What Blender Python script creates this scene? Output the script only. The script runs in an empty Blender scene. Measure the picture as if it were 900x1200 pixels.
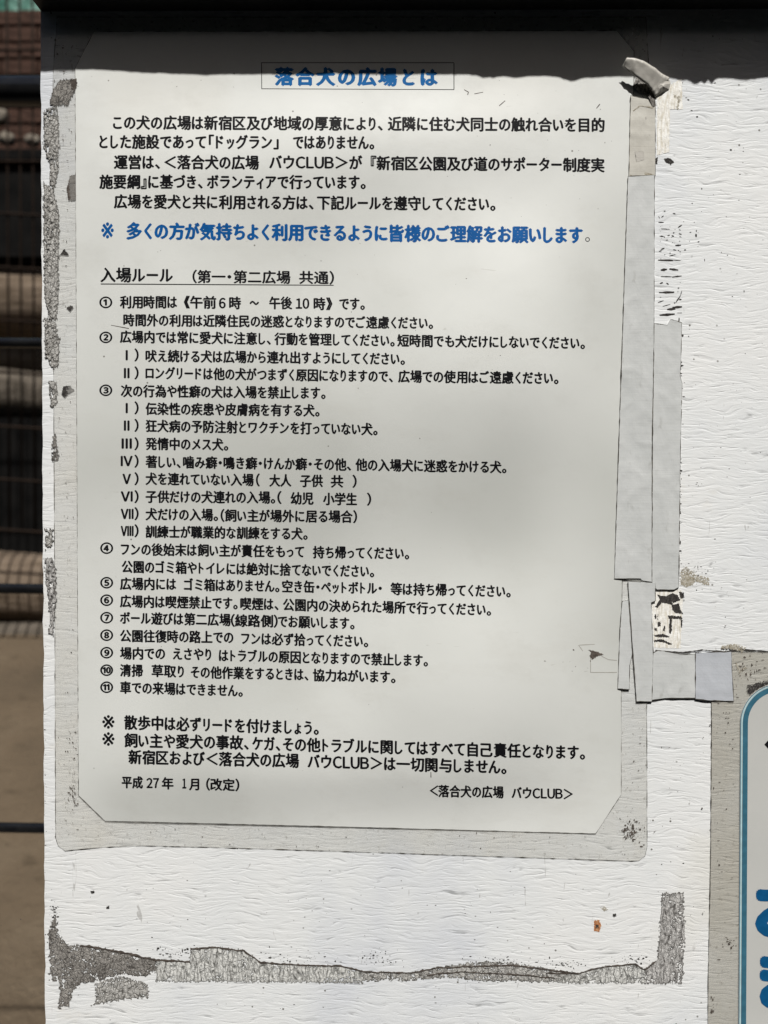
import bpy, bmesh, math, random
from mathutils import Vector, Matrix, Euler, noise
random.seed(7)
S = bpy.context.scene
COL = S.collection
R = math.radians

# ------------------------------------------------------------------ camera
D, CZ = 0.45, 1.45                      # distance to the board, eye height
cam_d = bpy.data.cameras.new('camera')
cam = bpy.data.objects.new('camera', cam_d)
COL.objects.link(cam)
cam.location = (0, -D, CZ)
cam.rotation_euler = (Matrix.Rotation(R(1.16), 3, 'Z') @ Matrix.Rotation(R(88.23), 3, 'X') @ Matrix.Rotation(R(0.45), 3, 'Z')).to_euler()
cam_d.sensor_width = 36; cam_d.sensor_fit = 'AUTO'; cam_d.lens = 30.0
cam_d.clip_start = 0.01; cam_d.clip_end = 200
cam_d.dof.use_dof = True; cam_d.dof.focus_distance = 0.45; cam_d.dof.aperture_fstop = 9.5
S.camera = cam

# ------------------------------------------------------------------ sky, sun, exposure
SUN = Vector((0.07, -0.56, 0.82)).normalized()
elev = math.asin(SUN.z); az = math.atan2(SUN.x, SUN.y)
W = bpy.data.worlds.new('World'); S.world = W; W.use_nodes = True
wn = W.node_tree.nodes; wl = W.node_tree.links
sky = wn.new('ShaderNodeTexSky'); sky.sky_type = 'NISHITA'; sky.sun_disc = False
sky.sun_elevation = elev; sky.sun_rotation = az; sky.dust_density = 3.0; sky.ozone_density = 0.4
wl.new(sky.outputs[0], wn['Background'].inputs[0]); wn['Background'].inputs[1].default_value = 0.05
sl = bpy.data.lights.new('sun', 'SUN'); sl.energy = 5.0; sl.angle = R(0.5); sl.color = (1, 0.978, 0.945)
so = bpy.data.objects.new('sun', sl); COL.objects.link(so); so.location = (0.3, -3, 5)
so.rotation_euler = SUN.to_track_quat('Z', 'Y').to_euler()
S.view_settings.view_transform = 'Standard'; S.view_settings.look = 'None'
S.view_settings.gamma = 1; S.view_settings.use_curve_mapping = False
S.view_settings.exposure = 0.1

# ------------------------------------------------------------------ measuring helper: a place on the board (mm in front of it)
RM = cam.rotation_euler.to_matrix(); CP = Vector(cam.location)
def at(px, py, Y=0.0):
    """photograph pixel -> point on the vertical plane y = Y"""
    r = RM @ Vector(((px - 450) / 1000, (600 - py) / 1000, -1))
    return CP + r * ((Y - CP.y) / r.y)
def P(px, py, mm=0.0): return at(px, py, -mm / 1000)

# ------------------------------------------------------------------ materials
MATS = {}
class N:
    def __init__(s, name):
        s.m = bpy.data.materials.new(name); s.m.use_nodes = True
        s.t = s.m.node_tree; s.b = s.t.nodes['Principled BSDF']; s.out = s.t.nodes['Material Output']
        s.co = s.t.nodes.new('ShaderNodeTexCoord').outputs['Object']; MATS[name] = s.m
    def new(s, k, **kw):
        n = s.t.nodes.new(k)
        for a, v in kw.items(): setattr(n, a, v)
        return n
    def link(s, a, b): s.t.links.new(a, b)
    def mapd(s, sc, rot=(0, 0, 0), src=None, loc=(0, 0, 0)):
        n = s.new('ShaderNodeMapping'); n.inputs['Scale'].default_value = sc; n.inputs['Rotation'].default_value = rot
        n.inputs['Location'].default_value = loc
        s.link(src or s.co, n.inputs[0]); return n.outputs[0]
    def noise(s, v, scale=1, detail=3, rough=.5, dist=0, typ='FBM'):
        n = s.new('ShaderNodeTexNoise', noise_type=typ); s.link(v, n.inputs['Vector'])
        n.inputs['Scale'].default_value = scale; n.inputs['Detail'].default_value = detail
        n.inputs['Roughness'].default_value = rough; n.inputs['Distortion'].default_value = dist
        return n.outputs[0]
    def vor(s, v, scale=1, feat='DISTANCE_TO_EDGE', rand=1):
        n = s.new('ShaderNodeTexVoronoi', feature=feat); s.link(v, n.inputs['Vector'])
        n.inputs['Scale'].default_value = scale; n.inputs['Randomness'].default_value = rand
        return n.outputs['Distance']
    def ramp(s, f, stops, interp='LINEAR'):
        n = s.new('ShaderNodeValToRGB'); cr = n.color_ramp; cr.interpolation = interp
        while len(cr.elements) < len(stops): cr.elements.new(0.5)
        for e, (p, c) in zip(cr.elements, stops):
            e.position = p; e.color = (c, c, c, 1) if not hasattr(c, '__len__') else (*c, 1)
        s.link(f, n.inputs[0]); return n.outputs[0]
    def mix(s, f, a, b, mode='MIX'):
        n = s.new('ShaderNodeMix', data_type='RGBA', blend_type=mode)
        for i, v in ((0, f), (6, a), (7, b)):
            if hasattr(v, 'is_linked'): s.link(v, n.inputs[i])
            elif i == 0: n.inputs[0].default_value = v
            else: n.inputs[i].default_value = (*v, 1) if hasattr(v, '__len__') else (v, v, v, 1)
        return n.outputs[2]
    def math(s, op, a, b=0.0):
        n = s.new('ShaderNodeMath', operation=op)
        for i, v in enumerate((a, b)):
            if hasattr(v, 'is_linked'): s.link(v, n.inputs[i])
            else: n.inputs[i].default_value = v
        return n.outputs[0]
    def bump(s, h, dist, strength=1.0, prev=None):
        n = s.new('ShaderNodeBump'); n.inputs['Distance'].default_value = dist; n.inputs['Strength'].default_value = strength
        s.link(h, n.inputs['Height'])
        if prev: s.link(prev, n.inputs['Normal'])
        return n.outputs[0]
    def done(s, color=None, rough=None, normal=None, spec=None, metal=None, coat=None):
        for k, v in (('Base Color', color), ('Roughness', rough), ('Normal', normal), ('Specular IOR Level', spec), ('Metallic', metal), ('Coat Weight', coat)):
            if v is None: continue
            if hasattr(v, 'is_linked'): s.link(v, s.b.inputs[k])
            elif hasattr(v, '__len__'): s.b.inputs[k].default_value = (*v, 1)
            else: s.b.inputs[k].default_value = v
        return s.m

def wrinkles(n):
    """fine horizontal wrinkling of the old coated board, millimetres of relief"""
    warp = n.noise(n.mapd((30, 30, 60)), 1, 2)
    v = n.new('ShaderNodeVectorMath', operation='MULTIPLY_ADD')
    n.link(warp, v.inputs[0]); v.inputs[1].default_value = (0, 0, 0.012); n.link(n.co, v.inputs[2])
    w1 = n.noise(n.mapd((75, 1, 470), src=v.outputs[0]), 1, 3, .55, .6, 'FBM')
    w2 = n.noise(n.mapd((120, 1, 760), rot=(0, R(9), 0), src=v.outputs[0]), 1, 2, .5, .3)
    w3 = n.noise(n.mapd((90, 1, 560), rot=(0, R(-14), 0), src=v.outputs[0]), 1, 2, .5, .3)
    ridge = n.ramp(w1, [(.30, 0), (.47, .75), (.53, .8), (.72, 1)])
    h = n.math('ADD', n.math('MULTIPLY', ridge, .6), n.math('ADD', n.math('MULTIPLY', w2, .45), n.math('MULTIPLY', w3, .4)))
    return h, w1

# white coated board
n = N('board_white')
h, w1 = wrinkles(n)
big = n.noise(n.mapd((9, 1, 7)), 1, 4, .6)
base = n.ramp(big, [(.32, (.61, .63, .66)), (.47, (.70, .715, .715)), (.62, (.735, .74, .73)), (.78, (.66, .65, .60))])
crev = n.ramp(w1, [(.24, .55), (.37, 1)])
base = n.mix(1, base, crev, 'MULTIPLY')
sp = n.vor(n.mapd((150, 1, 150)), 1, 'F1'); spm = n.ramp(sp, [(.05, 0), (.10, 1)])
sel = n.ramp(n.noise(n.mapd((22, 1, 26)), 1, 2), [(.52, 1), (.60, 0)])
spk = n.math('MAXIMUM', spm, sel)
base = n.mix(spk, (.10, .09, .075), base)
st = n.ramp(n.noise(n.mapd((16, 1, 22), loc=(3, 0, 8)), 1, 5, .7), [(.62, 0), (.78, .35)])
base = n.mix(st, base, (.55, .48, .36))
sc = n.noise(n.mapd((300, 1, 60), rot=(0, R(4), 0)), 1, 2, .5, 1.2)
scm = n.ramp(sc, [(.24, .55), (.28, 0)])
base = n.mix(scm, base, (.30, .29, .27))
nb = n.bump(h, .00030, .72); nb = n.bump(n.noise(n.mapd((1500, 1, 1500)), 1, 2), .00004, .6, nb)
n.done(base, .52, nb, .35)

n = N('board_edge'); n.done(n.ramp(n.noise(n.co, 60), [(.35, (.35, .33, .29)), (.6, (.68, .66, .6))]), .7)

# paper inside the laminate
n = N('laminated_paper')
c = n.ramp(n.noise(n.mapd((5.5, 1, 5), loc=(1.7, 0, .6)), 1, 2, .5), [(.33, (.50, .51, .48)), (.48, (.62, .63, .60)), (.64, (.70, .71, .68)), (.8, (.65, .635, .58))])
smear = n.ramp(n.noise(n.mapd((12, 1, 30), rot=(0, R(20), 0)), 1, 6, .72), [(.52, 0), (.8, .28)])
c = n.mix(smear, c, (.45, .43, .38))
blot = n.ramp(n.noise(n.mapd((26, 1, 34), loc=(5, 0, 2)), 1, 5, .7), [(.55, 0), (.75, .16)])
c = n.mix(blot, c, (.36, .35, .31))
scr = n.noise(n.mapd((60, 1, 420), rot=(0, R(38), 0)), 1, 3, .5, 1.0)
c = n.mix(n.ramp(scr, [(.235, .35), (.26, 0)]), c, (.35, .34, .3))
sp = n.ramp(n.vor(n.mapd((75, 1, 75)), 1, 'F1'), [(.025, 1), (.045, 0)])
sel = n.ramp(n.noise(n.mapd((14, 1, 15)), 1, 2), [(.52, 0), (.56, .8)])
c = n.mix(n.math('MULTIPLY', sp, sel), c, (.08, .07, .05))
bb = n.bump(n.noise(n.mapd((45, 1, 30)), 1, 4, .55), .0003, .55)
rg = n.ramp(n.noise(n.mapd((20, 1, 20)), 1, 5, .7), [(.3, .28), (.7, .5)])
n.done(c, rg, bb, .5)

def film_mat(name, tint, dust, lo, hi):
    n = N(name)
    tr = n.new('ShaderNodeBsdfTransparent'); tr.inputs[0].default_value = (*tint, 1)
    dn = n.noise(n.mapd((18, 1, 12)), 1, 5, .7)
    dc = n.ramp(dn, [(.35, dust[0]), (.65, dust[1])])
    fine = n.ramp(n.noise(n.mapd((420, 1, 420)), 1, 3, .6), [(.60, 0), (.72, .55)])
    dc = n.mix(fine, dc, (.14, .12, .09))
    h, w1 = wrinkles(n)
    n.done(dc, .38, n.bump(h, .0004, .8), .4)
    f = n.math('ADD', n.ramp(dn, [(.35, lo), (.7, hi)]), n.math('MULTIPLY', fine, .5))
    ms = n.new('ShaderNodeMixShader'); n.link(f, ms.inputs[0]); n.link(tr.outputs[0], ms.inputs[1]); n.link(n.b.outputs[0], ms.inputs[2])
    n.link(ms.outputs[0], n.out.inputs['Surface'])
    return n.m
film_mat('clear_film', (.93, .93, .92), ((.66, .66, .64), (.69, .67, .61)), .16, .38)
film_mat('dirty_film', (.88, .87, .84), ((.52, .51, .47), (.46, .44, .38)), .45, .8)

def tape_mat(name, a, b, spots=(.3, .3, .28), vein=0.0):
    n = N(name)
    c = n.ramp(n.noise(n.mapd((30, 1, 22)), 1, 5, .65), [(.3, a), (.7, b)])
    c = n.mix(n.ramp(n.noise(n.mapd((160, 1, 90)), 1, 3, .6), [(.62, 0), (.74, .45)]), c, spots)
    weave = n.noise(n.mapd((40, 1, 1400)), 1, 2)
    c = n.mix(n.ramp(weave, [(.3, .12), (.5, 0)]), c, spots)
    nb = n.bump(n.noise(n.mapd((70, 1, 45)), 1, 5, .65), .0006, .7)
    nb = n.bump(weave, .00008, .5, nb)
    n.done(c, .5, nb, .35)
tape_mat('tape_grey', (.47, .485, .475), (.60, .61, .60))
tape_mat('tape_blue_grey', (.42, .44, .47), (.49, .51, .54))
tape_mat('tape_beige', (.40, .38, .33), (.60, .585, .53), (.22, .19, .15))
tape_mat('tape_old', (.42, .40, .36), (.55, .53, .48), (.2, .18, .15))

def crackle(name, cell, line, sx, sz, wid, dark=.5, rot=0):
    """dried tape glue split into cells; the cracks are grooves filled with dirt"""
    n = N(name)
    wv = n.new('ShaderNodeVectorMath', operation='MULTIPLY_ADD')
    nn = n.new('ShaderNodeTexNoise'); n.link(n.mapd((160, 1, 160)), nn.inputs['Vector']); nn.inputs['Scale'].default_value = 1; nn.inputs['Detail'].default_value = 3
    n.link(nn.outputs['Color'], wv.inputs[0]); wv.inputs[1].default_value = (.0032, 0, .0032); n.link(n.co, wv.inputs[2])
    d = n.vor(n.mapd((sx, 1, sz), rot=(0, R(rot), 0), src=wv.outputs[0]), 1)
    ln = n.ramp(d, [(wid * .4, 1), (wid, 0)])
    d2 = n.vor(n.mapd((sx * 1.7, 1, sz * 3.1), rot=(0, R(rot + 90), 0), src=wv.outputs[0]), 1)
    l2 = n.ramp(d2, [(wid * .3, .55), (wid * .8, 0)])
    ln = n.math('MAXIMUM', ln, l2)
    nb = n.noise(n.mapd((60, 1, 60)), 1, 6, .75)
    c = n.mix(n.ramp(nb, [(.38, 0), (.66, dark)]), cell, line)
    c = n.mix(n.ramp(n.noise(n.mapd((700, 1, 260)), 1, 3, .7), [(.5, 0), (.7, .35)]), c, line)
    brk = n.ramp(n.noise(n.mapd((420, 1, 300)), 1, 3, .7), [(.36, .15), (.6, 1)])
    c = n.mix(n.math('MULTIPLY', ln, n.math('MULTIPLY', brk, .9)), c, tuple(v * .45 for v in line))
    at_ = n.new('ShaderNodeAttribute', attribute_name='rim')
    c = n.mix(n.math('MULTIPLY', at_.outputs['Fac'], .7), c, tuple(v * .6 for v in line))
    inv = n.math('SUBTRACT', 1, ln)
    n.done(c, .75, n.bump(inv, .00025, .9), .2)
crackle('glue_pale', (.64, .64, .61), (.16, .155, .14), 430, 95, .10, .10)
crackle('glue_grey', (.56, .55, .52), (.12, .11, .095), 560, 330, .13, .38, 8)
crackle('glue_shade_dark', (.40, .38, .35), (.10, .09, .08), 700, 420, .13, .8, 30)
crackle('glue_leg', (.56, .55, .53), (.11, .10, .09), 560, 110, .14, .25)
n = N('peeled_shade_black'); n.done(n.ramp(n.noise(n.co, 900, 3), [(.35, (.028, .026, .025)), (.7, (.07, .065, .06))]), .8, None, .05)
n = N('peeled_brown'); n.done(n.ramp(n.noise(n.co, 500, 3), [(.35, (.055, .045, .038)), (.7, (.125, .105, .09))]), .8, None, .08)
n = N('rust'); n.done(n.ramp(n.noise(n.co, 900, 3), [(.35, (.30, .10, .03)), (.7, (.55, .30, .15))]), .8)
n = N('olive_grime'); n.done(n.ramp(n.noise(n.co, 700, 4, .7), [(.35, (.22, .19, .13)), (.7, (.52, .49, .42))]), .8)
n = N('pale_scrape'); n.done(n.ramp(n.noise(n.mapd((900, 1, 200)), 1, 3), [(.35, (.62, .58, .49)), (.6, (.85, .84, .8))]), .7, n.bump(n.noise(n.mapd((500, 1, 300)), 1, 3), .0003))

def ink(name, c, rough=.42):
    n = N(name); n.done(n.ramp(n.noise(n.co, 300, 3), [(.3, c), (.75, tuple(v * 1.3 + .001 for v in c))]), rough, None, .12)
ink('ink_black', (.006, .006, .007)); ink('ink_blue', (.003, .075, .25)); ink('ink_title', (.004, .10, .29)); ink('sign_blue', (.005, .07, .175)); ink('border_teal', (.035, .115, .165))
ink('border_pale', (.33, .50, .53)); ink('pencil', (.30, .29, .26))
n = N('sign_paper'); n.done(n.ramp(n.noise(n.mapd((10, 1, 8)), 1, 5, .6), [(.3, (.46, .465, .445)), (.7, (.55, .55, .525))]), .35, n.bump(n.noise(n.co, 60, 3), .0002, .4), .5)

n = N('black_metal'); n.done(n.ramp(n.noise(n.co, 40, 4), [(.3, (.010, .010, .011)), (.7, (.022, .021, .02))]), .45, n.bump(n.noise(n.co, 250, 3), .0003, .3), .4)
n = N('rail_black'); n.done(n.ramp(n.noise(n.co, 90, 3), [(.3, (.006, .006, .007)), (.7, (.012, .012, .012))]), .2, None, .5)
n = N('wire_dark'); n.done(n.ramp(n.noise(n.co, 30, 3), [(.3, (.01, .007, .005)), (.7, (.022, .014, .010))]), .8, None, .08)
n = N('post_grey'); n.done(n.ramp(n.noise(n.co, 30, 4), [(.3, (.10, .10, .095)), (.7, (.18, .175, .165))]), .6)
n = N('soil')
c = n.ramp(n.noise(n.co, 1.6, 6, .6), [(.3, (.085, .066, .045)), (.5, (.125, .094, .062)), (.7, (.16, .125, .085))])
c = n.mix(n.ramp(n.noise(n.mapd((6, 14, 14)), 1, 4, .7), [(.58, 0), (.72, .7)]), c, (.045, .035, .022))
n.done(c, .95, n.bump(n.noise(n.co, 30, 5, .7), .03), .1)
n = N('asphalt'); n.done(n.ramp(n.noise(n.co, 120, 4, .7), [(.3, (.03, .03, .029)), (.7, (.06, .058, .055))]), .9, n.bump(n.noise(n.co, 250, 3), .004), .2)
def bark(name, a, b):
    n = N(name); v = n.mapd((4, 22, 22))
    n.done(n.ramp(n.noise(v, 1, 5, .65), [(.3, a), (.7, b)]), .9, n.bump(n.noise(v, 1, 5, .7), .03), .1)
bark('bark_tan', (.085, .062, .042), (.20, .155, .115)); bark('bark_grey', (.05, .042, .032), (.13, .11, .088))
bark('brick_brown', (.035, .020, .015), (.085, .048, .035)); bark('mortar', (.06, .05, .042), (.10, .085, .07))
n = N('tarp_green'); n.done(n.ramp(n.noise(n.co, 5, 4), [(.3, (.02, .085, .06)), (.7, (.06, .19, .14))]), .6, n.bump(n.noise(n.co, 9, 3), .05))
n = N('bin_black'); n.done(n.ramp(n.noise(n.co, 8, 3), [(.3, (.003, .003, .003)), (.7, (.008, .0075, .007))]), .85, None, .05)
n = N('stone_beige'); n.done(n.ramp(n.noise(n.co, 12, 4), [(.3, (.09, .075, .055)), (.7, (.22, .19, .15))]), .9, n.bump(n.noise(n.co, 20, 4), .02))
n = N('leaf_dark'); n.done(n.ramp(n.noise(n.co, 6, 3), [(.3, (.010, .016, .008)), (.7, (.03, .045, .02))]), .7)

# ------------------------------------------------------------------ object helpers
def empty(name, loc, label, cat, group=None):
    o = bpy.data.objects.new(name, None); COL.objects.link(o); o.location = loc; o.empty_display_size = .02
    o['label'] = label; o['category'] = cat
    if group: o['group'] = group
    return o
def link(name, verts, faces, mat, parent=None, label=None, cat=None, group=None, kind=None, smooth=None):
    off = Vector(parent.location) if parent else (Vector(verts[0]) if cat else Vector((0, 0, 0)))
    me = bpy.data.meshes.new(name); me.from_pydata([tuple(Vector(v) - off) for v in verts], [], faces); me.update()
    me.materials.append(MATS[mat])
    if smooth is not None:
        for p in me.polygons: p.use_smooth = smooth(p) if callable(smooth) else smooth
    o = bpy.data.objects.new(name, me); COL.objects.link(o)
    if parent: o.parent = parent
    else: o.location = off
    if label: o['label'] = label
    if cat: o['category'] = cat
    if group: o['group'] = group
    if kind: o['kind'] = kind
    return o
def from_bm(name, bm, mat, parent=None, smooth=False, **kw):
    bm.verts.index_update(); bm.verts.ensure_lookup_table()
    vs = [v.co.copy() for v in bm.verts]; fs = [[v.index for v in f.verts] for f in bm.faces]; bm.free()
    return link(name, vs, fs, mat, parent, smooth=smooth, **kw)
def box_bm(bm, x0, x1, y0, y1, z0, z1, bev=0):
    m = Matrix.Translation(((x0 + x1) / 2, (y0 + y1) / 2, (z0 + z1) / 2)) @ Matrix.Diagonal((x1 - x0, y1 - y0, z1 - z0, 1))
    r = bmesh.ops.create_cube(bm, size=1, matrix=m)
    if bev: bmesh.ops.bevel(bm, geom=list({e for v in r['verts'] for e in v.link_edges}), offset=bev, segments=2, affect='EDGES')
    return bm
def rod_bm(bm, a, b, r, seg=12):
    a, b = Vector(a), Vector(b); d = b - a
    m = Matrix.Translation((a + b) / 2) @ d.to_track_quat('Z', 'Y').to_matrix().to_4x4()
    bmesh.ops.create_cone(bm, cap_ends=True, segments=seg, radius1=r, radius2=r, depth=d.length, matrix=m); return bm

def jag(poly, step, amp, seed=0, closed=True):
    out = []; k = len(poly)
    for i in range(k if closed else k - 1):
        a = Vector(poly[i]); b = Vector(poly[(i + 1) % k]); L = (b - a).length; m = max(1, int(L / step))
        nrm = Vector((-(b - a).y, (b - a).x)).normalized() if L else Vector((0, 0))
        for j in range(m):
            p = a.lerp(b, j / m)
            q = Vector((p.x * .11, p.y * .11, seed * 3.7)); w = noise.noise(q) + .6 * noise.noise(q * 3.1) + .5 * noise.noise(q * 8)
            out.append(p + nrm * w * amp)
    if not closed: out.append(Vector(poly[-1]))
    return out

def smooth01(t): t = max(0, min(1, t)); return t * t * (3 - 2 * t)
def swell(px, py):
    """how far the laminated notice stands off the board, in mm (it is buckled)"""
    w = smooth01((px - 66) / 90) * smooth01((735 - px) / 130) * smooth01((py - 92) / 120) * smooth01((990 - py) / 90)
    k = .25 + .75 * smooth01((px - 150) / 420)
    h = 2.8 * k * (1 + math.cos(2 * math.pi * (py - 445 + .25 * (px - 500)) / 385))
    h += .8 * (1 + noise.noise(Vector((px / 170, py / 140, 3.3)))) + .12 * noise.noise(Vector((px / 60, py / 60, 9)))
    edge = .25 * (1 + math.sin(py / 70)) * smooth01((90 - px) / 25)
    return w * h + edge * .25
def flat(px, py): return 0.0

def sheet(name, poly, base, thick, mat, parent=None, hf=flat, step=0, **kw):
    """a thin flat piece lying on the board: outline in board pixels, lifted 'base' mm, 'thick' mm thick"""
    bm = bmesh.new()
    vs = [bm.verts.new((p[0], p[1], 0)) for p in poly]
    bm.faces.new(vs)
    bmesh.ops.triangulate(bm, faces=bm.faces[:], ngon_method='EAR_CLIP') if not step else None
    if step:
        xs = [p[0] for p in poly]; ys = [p[1] for p in poly]
        for ax, lo, hi in ((0, min(xs), max(xs)), (1, min(ys), max(ys))):
            c = lo + step
            while c < hi - .5:
                co = (c, 0, 0) if ax == 0 else (0, c, 0)
                bmesh.ops.bisect_plane(bm, geom=bm.verts[:] + bm.edges[:] + bm.faces[:], plane_co=co, plane_no=(1, 0, 0) if ax == 0 else (0, 1, 0))
                c += step
    bm.verts.index_update(); bm.verts.ensure_lookup_table()
    V = [P(v.co.x, v.co.y, base + thick + hf(v.co.x, v.co.y)) for v in bm.verts]
    F = []
    for f in bm.faces:
        idx = [v.index for v in f.verts]
        f.normal_update()
        F.append(idx if f.normal.z < 0 else idx[::-1])
    ntop = len(F)
    low = {}
    for e in bm.edges:
        if len(e.link_faces) == 1:
            q = []
            for v in e.verts:
                if v.index not in low:
                    low[v.index] = len(V); V.append(P(v.co.x, v.co.y, base + hf(v.co.x, v.co.y))); V.append(V[v.index].copy())
                q.append(v.index)
            F.append([low[q[0]] + 1, low[q[1]] + 1, low[q[1]], low[q[0]]])
    bm.free()
    return link(name, V, F, mat, parent, smooth=(lambda p: p.index < ntop) if hf is not flat else None, **kw)

# ------------------------------------------------------------------ text
GL = {}
def glyph(ch, off):
    k = (ch, off)
    if k not in GL:
        c = bpy.data.curves.new('t', 'FONT'); c.body = ch; c.offset = off; c.fill_mode = 'FRONT'; c.resolution_u = 3
        o = bpy.data.objects.new('t', c); COL.objects.link(o)
        bpy.context.view_layer.update()
        m = bpy.data.meshes.new_from_object(o.evaluated_get(bpy.context.evaluated_depsgraph_get()))
        GL[k] = ([(v.co.x, v.co.y) for v in m.vertices], [list(p.vertices) for p in m.polygons])
        bpy.data.meshes.remove(m); bpy.data.objects.remove(o); bpy.data.curves.remove(c)
    return GL[k]
NARROW = {'し': .74, 'り': .72, 'く': .72, 'い': .84, 'う': .8, 'と': .82, 'ド': .82, 'ト': .7, 'リ': .75, 'め': .9, 'け': .88, 'っ': .72, 'ッ': .74, 'ょ': .72, 'ィ': .7, 'よ': .84, 'ら': .82, 'ろ': .82, 'さ': .84, 'き': .86, 'ち': .86, 'こ': .84, 'ご': .9,
          '、': .55, '。': .55, '・': .5, '「': .5, '」': .5, '『': .55, '』': .5, '（': .5, '）': .5, '(': .45, ')': .45, 'ー': .86, '　': .62, ' ': .5, '《': .6, '》': .6, '～': .85}
def adv(ch):
    if ch in NARROW: return NARROW[ch]
    o = ord(ch)
    if 0x3040 <= o < 0x3100: return .9
    if o < 0x250: return .62
    return 1.0
def run_geo(V, F, text, x0, x1, y0, y1, em, off, lift, hf, wide=False):
    """one run of characters between x0 and x1; y0,y1: centre height at both ends"""
    items = []; x = 0
    for ch in text:
        a = adv(ch)
        if ch in ' 　': x += a; continue
        vs, fs = glyph(chr(ord(ch) + 0xFEE0) if ch.isascii() and ch.isalnum() else ch, 0)
        gx = [v[0] for v in vs]; lo, hi = min(gx), max(gx); gw = hi - lo
        if ch in '（「『《(': s = min(1, (a * .62) / gw); ox = x + a * .95 - hi * s if ch != '(' else x + a * .5 - (lo + hi) / 2 * s
        elif ch in '）」』》)、。・': s = min(1, (a * .72) / gw); ox = x + a * .5 - (lo + hi) / 2 * s if ch in '・)' else x + a * .12 - lo * s
        elif ord(ch) < 0x250:
            s = .98; a = gw * s + .10; ox = x + .04 - lo * s
        else:
            s = min(a, (a * .96) / gw) if a < 1 or gw > 1 else 1
            if ch == '※': s = .9 / gw
            ox = x + a / 2 - (lo + hi) / 2 * s
        items.append((vs, fs, ox, s, ch)); x += a
    inkx = [v[0] * s + ox for vs, fs, ox, s, ch in items for v in vs]
    lo, hi = min(inkx), max(inkx); k = (x1 - x0) / (hi - lo)
    if len(items) == 1 and k > em * 1.15: k = em; x0 = (x0 + x1) / 2 - (hi - lo) * k / 2
    for vs, fs, ox, s, ch in items:
        b = len(V)
        sy = 1.65 if ch == '※' else 1
        of_ = off * .3 if ch == '※' else off * .9 if ord(ch) < 0x250 else off
        ring_ = 4 if em < 40 else 12
        for ci, (ux, uy) in enumerate([(0, 0)] + [(of_ * math.cos(2 * math.pi * q / ring_), of_ * (.75 if em < 40 else 1) * math.sin(2 * math.pi * q / ring_)) for q in range(ring_)] if off else [(0, 0)]):
          b = len(V)
          for gx, gy in vs:
            X = x0 + (gx * s + ox - lo) * k; t = (X - x0) / max(1e-6, x1 - x0)
            cy = .335 if ch == '※' else .38
            Yc = y0 + (y1 - y0) * t
            Y = Yc - (gy - cy) * em * sy + uy * em
            X2 = X + ux * em
            V.append(P(X2, Y, lift + ci * .006 + hf(X2, Y)))
          F += [[b + i for i in f] for f in fs]
def text_part(name, segs, em, mat, parent, off=.02, lift=.47, hf=swell, label=None):
    V, F = [], []
    for s in segs:
        t, x0, x1, y0, y1 = s[:5]; e = s[5] if len(s) > 5 else em
        run_geo(V, F, t, x0, x1, y0, y1, e, off, lift, hf)
    return link(name, V, F, mat, parent, label=label)

def line_poly(pts, w):
    """ribbon outline around an open polyline"""
    up, dn = [], []
    for i, p in enumerate(pts):
        a = Vector(pts[max(0, i - 1)]); b = Vector(pts[min(len(pts) - 1, i + 1)]); d = (b - a).normalized(); nn = Vector((-d.y, d.x))
        ww = w[i] if hasattr(w, '__len__') else w
        up.append(Vector(p) + nn * ww / 2); dn.append(Vector(p) - nn * ww / 2)
    return up + dn[::-1]

# ------------------------------------------------------------------ the ground and what stands behind
gx = [-40, -12, -6, -3, -1.5, 0, 1.5, 3, 6, 12, 40]
gy = [-30, -8, -3, -1, 0, 1, 1.8, 2.2, 2.5, 2.8, 3.1, 3.4, 3.7, 4.0, 4.4, 5, 6, 8, 12, 20, 60]
def gz(x, y):
    z = .70 * smooth01((y - 1.9) / 2.3)
    return z + .025 * noise.noise(Vector((x * .8, y * .8, 0))) * (1 if y > .5 else .3)
xs = sorted(set(gx + [-4 + .25 * i for i in range(25)])); ys = sorted(set(gy + [1.5 + .2 * i for i in range(24)]))
V = [(x, y, gz(x, y)) for y in ys for x in xs]; nx = len(xs)
F = [[j * nx + i, j * nx + i + 1, (j + 1) * nx + i + 1, (j + 1) * nx + i] for j in range(len(ys) - 1) for i in range(nx - 1)]
link('ground', V, F, 'soil', kind='structure', smooth=True)

V = [(-30, -14, gz(0, 0) + .06), (30, -14, .06), (30, .9, .06), (-30, .9, .06), (-30, -14, -.05), (30, -14, -.05), (30, .9, -.05), (-30, .9, -.05)]
link('added_path', V, [[0, 1, 2, 3], [0, 4, 5, 1], [1, 5, 6, 2], [2, 6, 7, 3], [3, 7, 4, 0]], 'asphalt', kind='structure')  # unseen dark path, added to cut bounce light onto the board

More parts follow.
